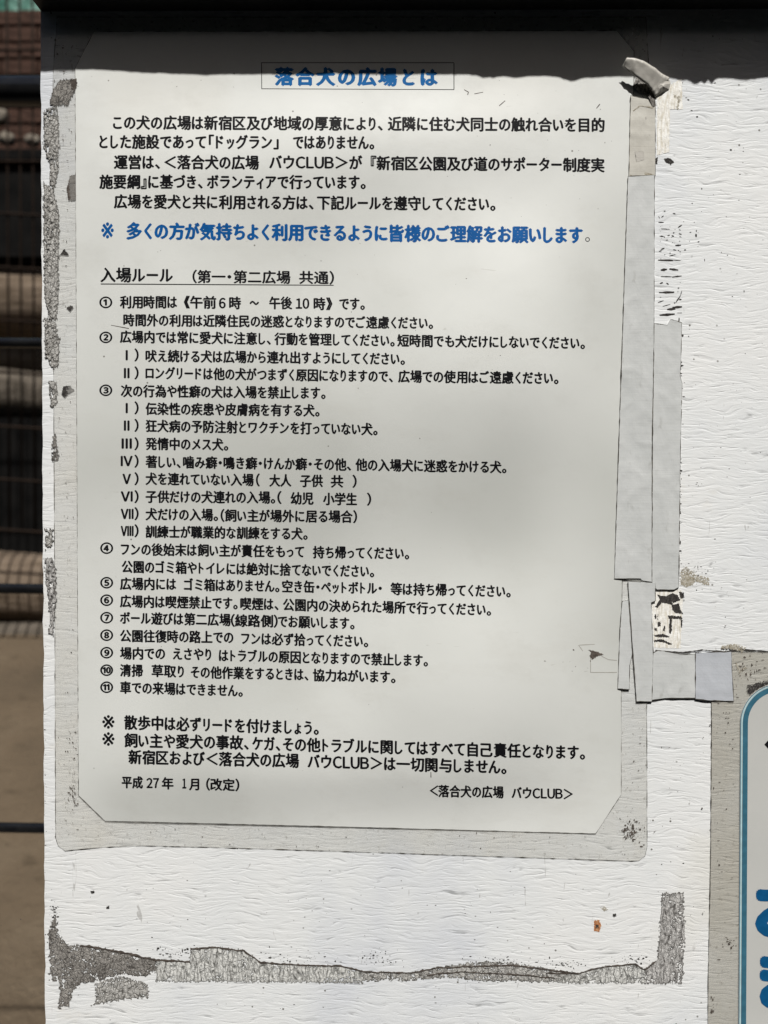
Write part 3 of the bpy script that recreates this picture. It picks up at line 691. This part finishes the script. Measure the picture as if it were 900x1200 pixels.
# curled flap
e = empty('curled_tape', P(776, 105), 'curled loose end of tape lifting off beside the notice top corner', 'tape')
top = [(734.5, 67.5), (744, 68), (755, 71.5), (767, 79), (777, 87), (785, 91)]
bot = [(729, 78), (740, 86), (751, 94), (760, 101), (765, 108), (768, 114)]
dt = [6.6, 7.2, 7.0, 5.6, 3.2, 1.4]; db = [4.6, 5.2, 5.0, 3.8, 2.4, 1.0]
V, F = [], []; M_ = 26; K_ = 6
def samp(L, t):
    t *= len(L) - 1; i = min(int(t), len(L) - 2); f = t - i; f = f * f * (3 - 2 * f) * .35 + f * .65
    a, b = L[i], L[i + 1]
    return Vector(a).lerp(Vector(b), f) if hasattr(a, '__len__') else a + (b - a) * f
for i in range(M_ + 1):
    t = i / M_
    A, B = samp(top, t), samp(bot, t); da, dbb = samp(dt, t), samp(db, t)
    for k in range(K_ + 1):
        u = k / K_; q = A.lerp(B, u); d = da + (dbb - da) * u + .12 * math.sin(math.pi * u) * (1 - t) + .3 * noise.noise(Vector((i * .5, k * .8, 2))) + .7 * abs(noise.noise(Vector((i * .45, k * .3, 6))))
        q = q + Vector((.5 * noise.noise(Vector((i * .4, k, 7))), .5 * noise.noise(Vector((i * .4, k, 8)))))
        V.append(P(q.x, q.y, d))
for i in range(M_):
    for k in range(K_): a = i * (K_ + 1) + k; F.append([a, a + 1, a + K_ + 2, a + K_ + 1])
o = link('flap', V, F, 'tape_old', e, smooth=True); md = o.modifiers.new('thickness', 'SOLIDIFY'); md.thickness = .00015
def lump(poly, d0, d1, mat, name, parent, seed=0):
    """crumpled patch: rim at d0 mm, middle at d1 mm"""
    pts = jag(poly, 3, .4, seed); c = sum(pts, Vector((0, 0))) / len(pts); V = [P(c.x, c.y, d1)]; m = len(pts)
    for s in (.35, .7, 1):
        for p in pts:
            q = c.lerp(p, s); dd = d0 + (d1 - d0) * (1 - s ** 2) + (.5 * noise.noise(Vector((q.x * .3, q.y * .3, seed))) if s < 1 else 0); V.append(P(q.x, q.y, max(.05, dd)))
    F = [[0, 1 + i, 1 + (i + 1) % m] for i in range(m)]
    for r in range(2):
        for i in range(m): j = (i + 1) % m; F.append([1 + r * m + i, 1 + (r + 1) * m + i, 1 + (r + 1) * m + j, 1 + r * m + j])
    return link(name, V, F, mat, parent)
lump([(764, 98), (770, 88), (783, 89), (786, 98), (784, 105), (776, 109), (770, 113), (765, 108)], .3, 2.6, 'tape_old', 'crumpled_root', e, 3)
lump([(748, 87), (760, 95), (766, 105), (769, 124), (765, 126), (760, 112), (748, 108), (741, 101)], .9, 1.5, 'glue_shade_dark', 'folded_underside_shade', e, 5)  # dark colour stands in for the shadow beneath the flap

# ------------------------------------------------------------------ dried tape glue and peeled patches
GR = 'patches of dried tape glue'
def inside(poly, x, y):
    c = False; j = len(poly) - 1
    for i in range(len(poly)):
        xi, yi = poly[i]; xj, yj = poly[j]
        if (yi > y) != (yj > y) and x < (xj - xi) * (y - yi) / (yj - yi) + xi: c = not c
        j = i
    return c
def edge_dist(poly, x, y):
    p = Vector((x, y)); best = 99
    for i in range(len(poly)):
        a = Vector(poly[i - 1]); b = Vector(poly[i]); ab = b - a; t = max(0, min(1, (p - a).dot(ab) / max(1e-6, ab.length_squared)))
        best = min(best, (a + ab * t - p).length)
    return best
def scab(name, poly, base, mat, parent=None, hole=.3, rag=2.5, cell=1.0, relief=.12, seed=0, sx=1.0, sy=1.0, hf=flat, **kw):
    """a crusty, holed, ragged patch: small cells of uneven thickness"""
    xs = [p[0] for p in poly]; ys = [p[1] for p in poly]; bm = bmesh.new(); vd = {}; hv = {}
    nx = int((max(xs) - min(xs) + 6) / cell); ny = int((max(ys) - min(ys) + 6) / cell); X = min(xs) - 3; Y = min(ys) - 3
    keep = set()
    for i in range(nx):
        for j in range(ny):
            x = X + (i + .5) * cell; y = Y + (j + .5) * cell
            w = Vector((x * .35 * sx, y * .35 * sy, seed * 5.1)); q = noise.noise(w) + .6 * noise.noise(w * 2.3) + .4 * noise.noise(w * 5)
            d = edge_dist(poly, x, y) * (1 if inside(poly, x, y) else -1)
            if d + rag * q > 0 and (q + noise.noise(Vector((x * .06, y * .05, seed))) * .8 > -1.6 + 2.4 * hole * (1.0 if d < 5 else .8)): keep.add((i, j))
    V, F, RIM = [], [], []
    def vert(i, j, low):
        k = (i, j, low)
        if k not in vd:
            x = X + i * cell + .35 * cell * noise.noise(Vector((i * 1.3, j * 1.7, 3))); y = Y + j * cell + .35 * cell * noise.noise(Vector((i * 1.9, j * 1.1, 8)))
            w = Vector((x * .3 * sx, y * .3 * sy, seed)); t = base + (0 if low else .05 + relief * (.55 + .6 * noise.noise(w) + .5 * noise.noise(w * 2.7) + .35 * noise.noise(w * 6)))
            vd[k] = len(V); V.append(P(x, y, max(base, t) + hf(x, y)))
            RIM.append(0.0 if all((i + a, j + b) in keep for a in (0, -1) for b in (0, -1)) else 1.0)
        return vd[k]
    for (i, j) in keep:
        F.append([vert(i, j, 0), vert(i, j + 1, 0), vert(i + 1, j + 1, 0), vert(i + 1, j, 0)])
        for di, dj, a, b in ((-1, 0, (i, j), (i, j + 1)), (1, 0, (i + 1, j + 1), (i + 1, j)), (0, -1, (i + 1, j), (i, j)), (0, 1, (i, j + 1), (i + 1, j + 1))):
            if (i + di, j + dj) not in keep: F.append([vert(*a, 0), vert(*a, 1), vert(*b, 1), vert(*b, 0)])
    o = link(name, V, F, mat, parent, **kw)
    o.data.attributes.new('rim', 'FLOAT', 'POINT').data.foreach_set('value', RIM)
    return o
def residue(poly, mat, label, base=.03, thick=.12, amp=.8, seed=1, step=2.5, edge=None, hole=.47, rag=2.2, relief=.18, sx=1, sy=1):
    o = scab('tape_residue', poly, base, mat, None, hole, rag, 1.05, relief, seed, sx, sy, label=label, cat='tape residue', group=GR)
    for k, (pts, w) in enumerate(edge or []):
        p = jag(pts, 2.5, .9, seed + 5, False); ws = [w * (.5 + abs(noise.noise(Vector((q.x * .3, q.y * .3, 1)))) * 1.6) for q in p]
        V0 = Vector(o.location)
        q = sheet('torn_edge', line_poly(p, ws), base + .26, .12, 'peeled_brown', None); q.parent = o; q.matrix_parent_inverse = Matrix.Translation(-V0)
    return o
A_top = [(183, 1124), (205, 1126), (222, 1126), (224, 1112), (251, 1110), (285, 1114), (306, 1128), (352, 1131), (399, 1132.5), (425, 1138)]
residue(A_top + [(425, 1152), (400, 1151.5), (183, 1149.5)], 'glue_pale', 'pale crackled glue strip along the board bottom, left of its grey middle', amp=.3, seed=2, edge=[([(94, 1108), (117, 1111), (144, 1116), (183, 1125), (222, 1127)], 2.4), ([(223, 1112), (251, 1110), (285, 1114), (306, 1128), (352, 1131), (399, 1132), (425, 1138)], 1.8)])
residue([(425, 1138), (481, 1140), (515, 1133), (560, 1127), (600, 1128), (639, 1135), (677, 1140), (677, 1146), (648, 1151), (591, 1149), (560, 1149), (524, 1144.5), (481, 1149), (455, 1148), (425, 1150)], 'glue_grey', 'thin grey scabby middle of the glue strip along the board bottom', seed=3, edge=[([(425, 1139), (481, 1140), (515, 1134), (600, 1131), (677, 1141)], 1.8), ([(500, 1143), (540, 1139), (600, 1142), (650, 1146)], 1.4)])
residue([(650, 1151.5), (650, 1147), (677, 1141), (706, 1133), (744, 1130), (756, 1136), (757, 1152)], 'glue_pale', 'pale crackled glue between the grey strip and the upright patch', amp=.3, seed=4, edge=[([(640, 1140), (677, 1141), (706, 1133), (744, 1130), (756, 1136), (768, 1127)], 1.8)])
residue([(757, 1136), (770, 1124), (773, 1092), (776, 1047), (801, 1046), (802.5, 1102), (799, 1152), (757, 1152.5)], 'glue_leg', 'upright dark crackled glue patch at the lower right of the board', amp=.4, seed=5)
residue([(57, 1094), (64, 1070), (68, 1094), (80, 1108), (94, 1108), (117, 1111), (144, 1116), (182, 1125), (183, 1138), (178, 1138), (172, 1144), (140, 1142), (112, 1150), (94, 1152), (84, 1163), (82, 1181), (75, 1178), (69, 1183), (70, 1149), (59, 1148)], 'glue_shade_dark', 'large dark grey glue patch at the lower left corner of the board', seed=6, amp=1.3)
residue([(112, 1152), (140, 1144), (174, 1153), (174, 1169), (150, 1170), (111, 1177)], 'glue_grey', 'flat grey glue tongue below the dark corner patch', seed=7)
residue([(70, 93), (89, 93), (88, 105), (80, 122), (66, 124), (57, 123), (61, 108)], 'glue_shade_dark', 'dark grey glue patch at the top left just under the roof shadow', base=.34, seed=8)
residue([(51.5, 128), (67, 126), (69, 170), (67, 205), (63, 222), (58.5, 215), (58, 190), (51.5, 178)], 'glue_grey', 'grey glue streak on the left edge beside the first lines', base=.34, seed=9, amp=1.1)
residue([(51.5, 214), (62, 222), (69, 250), (68.5, 300), (68.5, 345), (66, 374), (58, 374), (52, 345), (51.5, 260)], 'glue_grey', 'long grey glue streak on the left board edge beside the blue line', base=.34, seed=10, amp=1.2)
residue([(52, 372), (65, 378), (69, 398), (68.5, 428), (62, 432), (53, 418)], 'glue_grey', 'grey glue streak on the left edge beside item two', base=.34, seed=11, amp=1)
residue([(57, 446), (66, 448), (67, 470), (60, 479)], 'glue_grey', 'small grey glue scab on the left edge beside item three', base=.34, seed=12, amp=1)
residue([(62, 512), (65, 508), (68, 535), (67, 540), (61, 541)], 'glue_shade_dark', 'small dark glue scab on the left edge at mid height', base=.34, seed=13, amp=.7)
residue([(52.5, 620), (62, 621), (61, 638), (54, 643)], 'glue_grey', 'small grey glue flake on the left edge beside item four', base=.34, seed=14)
residue([(53, 656), (60, 652), (65.5, 668), (66, 705), (63, 730), (62, 744), (57, 742), (59, 728), (55, 690)], 'glue_leg', 'narrow scribbled glue streak on the left edge beside items five to eight', base=.34, seed=15, amp=1)
def mark(poly, mat, name, base=.02, amp=.4, seed=1, label=None, th=.04, step=1.6, parent=board):
    V0 = Vector(parent.location); blob = name in ('peeled_patch', 'grime_shade_patch', 'scraped_patch', 'brown_stain', 'peeled_streak', 'rust_spot')
    hf = swell if parent is no else flat
    if blob: o = scab(name, poly, base, mat, None, {'grime_shade_patch': .55, 'scraped_patch': .25}.get(name, .2), {'grime_shade_patch': 1.6}.get(name, .7), .6, .05, seed, 2, 2, hf)
    else: o = sheet(name, jag(poly, step, amp, seed), base, th, mat, None, hf)
    o.parent = parent; o.matrix_parent_inverse = Matrix.Translation(-V0)
    if label: o['label'] = label
    return o
mark([(82, 206), (91, 203), (91, 233), (80, 235), (78, 222)], 'peeled_brown', 'peeled_patch', .44, .7, 2, 'dark brown peeled patch')
mark([(82, 94), (90, 92), (90, 103), (84, 106)], 'peeled_brown', 'peeled_patch', .5, .7, 3)
mark([(69, 300), (75, 292), (81, 299), (78, 299), (74, 298)], 'peeled_shade_black', 'peeled_patch', .36, .3, 4)
mark([(72, 462), (74, 453), (82, 452), (87, 457), (81, 461), (76, 466)], 'peeled_shade_black', 'peeled_patch', .36, .4, 5)
mark([(78, 361), (83, 358), (86, 360), (82, 365)], 'peeled_shade_black', 'peeled_patch', .36, .3, 6)
for x, y, s in ((757, 140, 1), (749, 183, 1)): pass
mark([(746, 138), (757, 137), (757.5, 146), (746.5, 148)], 'tape_old', 'dark_mark', .88, .6, 7)
mark([(744, 178), (754, 177), (755, 187), (746, 190)], 'tape_old', 'dark_mark', .88, .8, 8)
mark(line_poly([(738, 206), (746, 208), (756, 203), (766, 206)], [3, 2, 3.5, 2]), 'olive_grime', 'dark_mark', .95, .4, 9)
mark(line_poly([(739.5, 159), (762, 158)], 1), 'tape_old', 'dark_mark', .88, .3, 19); mark(line_poly([(742, 130), (750, 124), (765, 126)], 1.2), 'olive_grime', 'dark_mark', .88, .4, 18)
for k, (a, b, h) in enumerate(((( 320, 291), (400, 293), 11), ((400, 291), (440, 294), 5), ((335, 344), (368, 340), 14), ((380, 338), (427, 344), 12), ((335, 378), (395, 379), 4), ((395, 381), (445, 375), 6), ((325, 463), (405, 461), 11), ((368, 552), (412, 548), 14), ((395, 542), (447, 537), 14), ((328, 582), (408, 576), 14), ((410, 214), (442, 213), 10), ((335, 126), (382, 129), 4), ((328, 165), (350, 166), 7), ((370, 162), (382, 160), 6), ((392, 162), (404, 166), 6), ((430, 152), (444, 156), 5), ((432, 168), (444, 170), 4), ((335, 235), (355, 228), 9), ((400, 236), (416, 240), 6), ((322, 92), (350, 93), 5), ((425, 120), (446, 106), 7), ((360, 186), (374, 185), 5), ((330, 415), (346, 410), 8), ((364, 412), (376, 420), 8), ((320, 515), (350, 505), 6), ((345, 535), (385, 525), 5), ((412, 518), (438, 480), 7), ((438, 480), (446, 452), 4), ((380, 270), (412, 262), 4), ((350, 34), (360, 32), 6), ((398, 45), (412, 48), 6), ((338, 66), (350, 58), 5), ((322, 60), (330, 72), 5), ((420, 570), (446, 570), 4), ((325, 246), (340, 240), 4), ((430, 130), (440, 134), 4))):
    p0 = (700 + a[0] / 4.5, 240 + a[1] / 4.5); p1 = (700 + b[0] / 4.5, 240 + b[1] / 4.5); m = ((p0[0] + p1[0]) / 2, (p0[1] + p1[1]) / 2)
    w = h / 4.5
    mark(line_poly([p0, m, p1], [w * .45, w, w * .5]), 'peeled_shade_black', 'peeled_dash', .03, .3, k + 20, step=1.2)
# blotch under the wide tape
sc_ = lambda L: [(700 + a / 4.5, 480 + b / 4.5) for a, b in L]
mark(sc_([(305, 950), (440, 948), (450, 1000), (440, 1260), (300, 1255), (288, 1020)]), 'pale_scrape', 'scraped_patch', .02, .4, 61, 'bright scraped patch with black streaks')
for k, L in enumerate(([(315, 975), (360, 985), (395, 968), (425, 978), (440, 1005), (400, 1020), (395, 1030), (340, 1018), (318, 1045), (305, 1038), (330, 1000)], [(392, 1030), (430, 1020), (440, 1060), (453, 1078), (410, 1072), (395, 1055)], [(430, 960), (455, 965), (458, 990), (440, 998)],
        [(370, 1085), (440, 1090), (450, 1105), (395, 1103), (390, 1180), (378, 1180), (380, 1105)], [(303, 1080), (311, 1080), (311, 1105), (303, 1104)], [(318, 1078), (322, 1078), (320, 1108), (316, 1108)], [(440, 1105), (450, 1110), (446, 1150), (440, 1148)],
        [(300, 1190), (345, 1182), (390, 1200), (350, 1200), (305, 1200)], [(300, 1215), (340, 1210), (395, 1235), (390, 1242), (340, 1225), (300, 1225)], [(345, 1165), (350, 1140), (360, 1142), (355, 1170)], [(318, 1120), (333, 1118), (334, 1142), (318, 1145)], [(300, 1150), (316, 1155), (314, 1168), (302, 1165)])):
    mark(sc_(L), 'peeled_shade_black', 'peeled_streak', .07, .35, 70 + k)
mark(sc_([(440, 850), (470, 830), (520, 870), (590, 890), (588, 925), (560, 920), (520, 905), (500, 925), (470, 935), (440, 925)]), 'olive_grime', 'grime_shade_patch', .02, .8, 91)
mark([(778, 186), (785, 185), (790, 190), (786, 193), (780, 190)], 'peeled_shade_black', 'peeled_patch', .02, .3, 92)
mark([(768, 186), (771, 184), (770, 192), (768, 192)], 'peeled_shade_black', 'peeled_patch', .02, .3, 93)
mark([(770, 115), (784, 100), (799, 92), (800, 128), (785, 128), (784, 178), (770, 182)], 'pale_scrape', 'scraped_patch', .02, .5, 94)
mark(line_poly([(790, 163 - 50), (796, 122 - 8), (794, 127)], [2, 3, 1]), 'olive_grime', 'grime_shade_patch', .07, .4, 95)
mark(line_poly([(768, 762), (800, 765), (823, 761.5), (848, 764), (870, 761), (900, 763.5), (960, 765)], [1, 1.8, 1.2, 2, 1.8, 1.4, 1.2]), 'peeled_shade_black', 'seam_shadow', .5, .5, 96)  # ragged shadow along the sheet's top edge, painted in black
mark(line_poly([(846, 758), (862, 758), (872, 761), (868, 764)], [3, 6, 7, 3]), 'olive_grime', 'grime_shade_patch', .56, .9, 97)
mark(line_poly([(862, 776), (867, 788), (874, 782)], [1, 3, 2]), 'olive_grime', 'grime_shade_patch', .6, .6, 98)
mark([(876, 803), (885, 801), (901, 797), (901, 801), (885, 809), (880, 814), (876, 812)], 'peeled_shade_black', 'grime_shade_patch', .58, .4, 99)  # triangular shadow at the sign's corner, painted as a black patch
mark([(696, 1079), (702, 1078), (705, 1085), (702, 1092), (696, 1091)], 'rust', 'rust_spot', .02, .5, 100, 'small orange rust spot')
mark([(698, 1084), (701.5, 1084), (701.5, 1088), (698, 1088)], 'peeled_shade_black', 'rust_pit', .07, .2, 101)
mark([(704, 1064), (708, 1062), (712, 1065), (709, 1068)], 'olive_grime', 'grime_shade_patch', .03, .4, 102)
mark([(718, 1071), (722, 1071), (722, 1074), (719, 1075)], 'peeled_shade_black', 'peeled_patch', .03, .2, 103)
mark([(106, 1044), (111, 1044), (111, 1046), (108, 1047.5), (106, 1046)], 'peeled_shade_black', 'peeled_patch', .03, .1, 104)
mark([(124.5, 1062), (128, 1061.5), (128, 1065), (125, 1065)], 'peeled_shade_black', 'peeled_patch', .03, .2, 105)
# marks on the notice itself
mp = lambda poly, mat, nm, seed, am=.3, st=1.6: mark(poly, mat, nm, .47, am, seed, parent=no, step=st, th=.02)
mp([(689, 761), (697, 763), (703, 765), (707, 767), (700, 769), (694, 773), (691, 769), (693, 765)], 'peeled_brown', 'brown_stain', 110, .5)
for q in ([(679, 756), (697, 755)], [(678, 756), (683, 763)], [(692, 770), (692, 788)], [(692, 788), (723, 788)], [(705, 769), (713, 773), (723, 774)]):
    mp(line_poly(q, .8), 'pencil', 'pencil_line', 111, .1, 4)
for q in ([(544, 105), (549, 108)], [(549, 108), (548, 111)], [(556, 110), (566, 108)], [(585, 124), (592, 118)], [(699, 127), (703, 122)], [(130, 381), (151, 385)], [(455 + 50, 905), (505, 911)]):
    mark(line_poly(q, [.8, 1.0]), 'peeled_brown', 'scuff', .47, .2, 115, parent=no, th=.02)

# dirt flecks
def flecks(name, spots, mat, parent, hf, base, seed):
    rnd = random.Random(seed); V, F = [], []
    for cx, cy, sx, sy, cnt, r0, r1 in spots:
        for _ in range(cnt):
            x, y = rnd.gauss(cx, sx), rnd.gauss(cy, sy); r = r0 + (r1 - r0) * rnd.random() ** 3; el = rnd.uniform(.5, 1.8); m = rnd.choice((5, 6, 7)); a0 = rnd.random() * 6
            b = len(V); d = base + hf(x, y)
            for k in range(m):
                a = a0 + 2 * math.pi * k / m; q = r * rnd.uniform(.6, 1.2); V.append(P(x + q * math.cos(a) * el, y + q * math.sin(a) / el, d))
            V.append(P(x, y, d + .05))
            F += [[b + k, b + (k + 1) % m, b + m] for k in range(m)]
    off = Vector(parent.location); o = link(name, V, F, mat, parent, kind='stuff'); return o
flecks('dirt_fleck', [(744, 972, 9, 9, 90, .3, 1.5), (740, 975, 4, 5, 60, .5, 1.8), (745, 900, 7, 40, 26, .3, 1.2), (735, 1000, 12, 3, 10, .3, .9), (83, 885, 4, 30, 60, .3, 1.2), (86, 930, 3, 12, 50, .4, 1.5), (78, 955, 5, 15, 30, .2, .9), (150, 975, 50, 7, 25, .3, .9), (400, 982, 200, 6, 40, .3, .9),
       (77, 300, 6, 120, 50, .3, 1.0), (77, 150, 6, 40, 40, .3, 1.1), (78, 650, 6, 90, 40, .3, 1.0)], 'peeled_brown', no, swell, .36, 3)
flecks('paper_fleck', [(400, 450, 190, 230, 70, .3, .8), (640, 150, 50, 30, 25, .3, .9), (660, 780, 25, 10, 8, .3, 1.2), (300, 92, 150, 6, 14, .3, .8)], 'peeled_brown', no, swell, .50, 4)
flecks('dirt_fleck', [(64, 1080, 3, 12, 70, .4, 1.6), (820, 170, 30, 60, 12, .5, 1.4), (815, 268, 4, 10, 8, .5, 2.0), (345, 1122, 30, 4, 45, .4, 1.6), (205, 1117, 14, 4, 45, .4, 1.7), (440, 1122, 10, 4, 40, .4, 1.3), (455, 1128, 14, 2, 24, .4, 1.2), (590, 1125, 20, 3, 45, .4, 1.3), (660, 1130, 14, 3, 40, .4, 1.4), (740, 1126, 12, 4, 40, .4, 1.5),
       (600, 1149, 45, 2, 70, .4, 1.2), (795, 500, 1.5, 90, 60, .5, 1.7), (797, 440, 2, 20, 30, .5, 1.8), (796, 600, 1.5, 40, 45, .5, 1.9), (815, 672, 9, 8, 50, .3, 1.2), (782, 278, 8, 16, 30, .3, 1.0), (400, 1060, 250, 40, 130, .3, .9), (850, 400, 35, 250, 130, .3, 1.0), (795, 900, 22, 120, 40, .3, .8), (815, 568, 4, 1.5, 8, .4, 1.2), (790, 112, 7, 7, 30, .4, 1.5),
       (400, 1180, 250, 15, 30, .3, .8), (53, 850, .7, 140, 24, .4, 1.0)], 'peeled_shade_black', board, flat, .06, 5)
flecks('dirt_fleck', [(848, 980, 9, 110, 60, .3, 1.4), (855, 1105, 4, 5, 16, .6, 2.0), (836, 1180, 2, 8, 12, .5, 2.2), (848, 850, 9, 20, 20, .4, 1.3), (880, 785, 14, 8, 60, .4, 1.8), (862, 790, 4, 10, 25, .5, 1.8)], 'peeled_brown', si, flat, .58, 6)
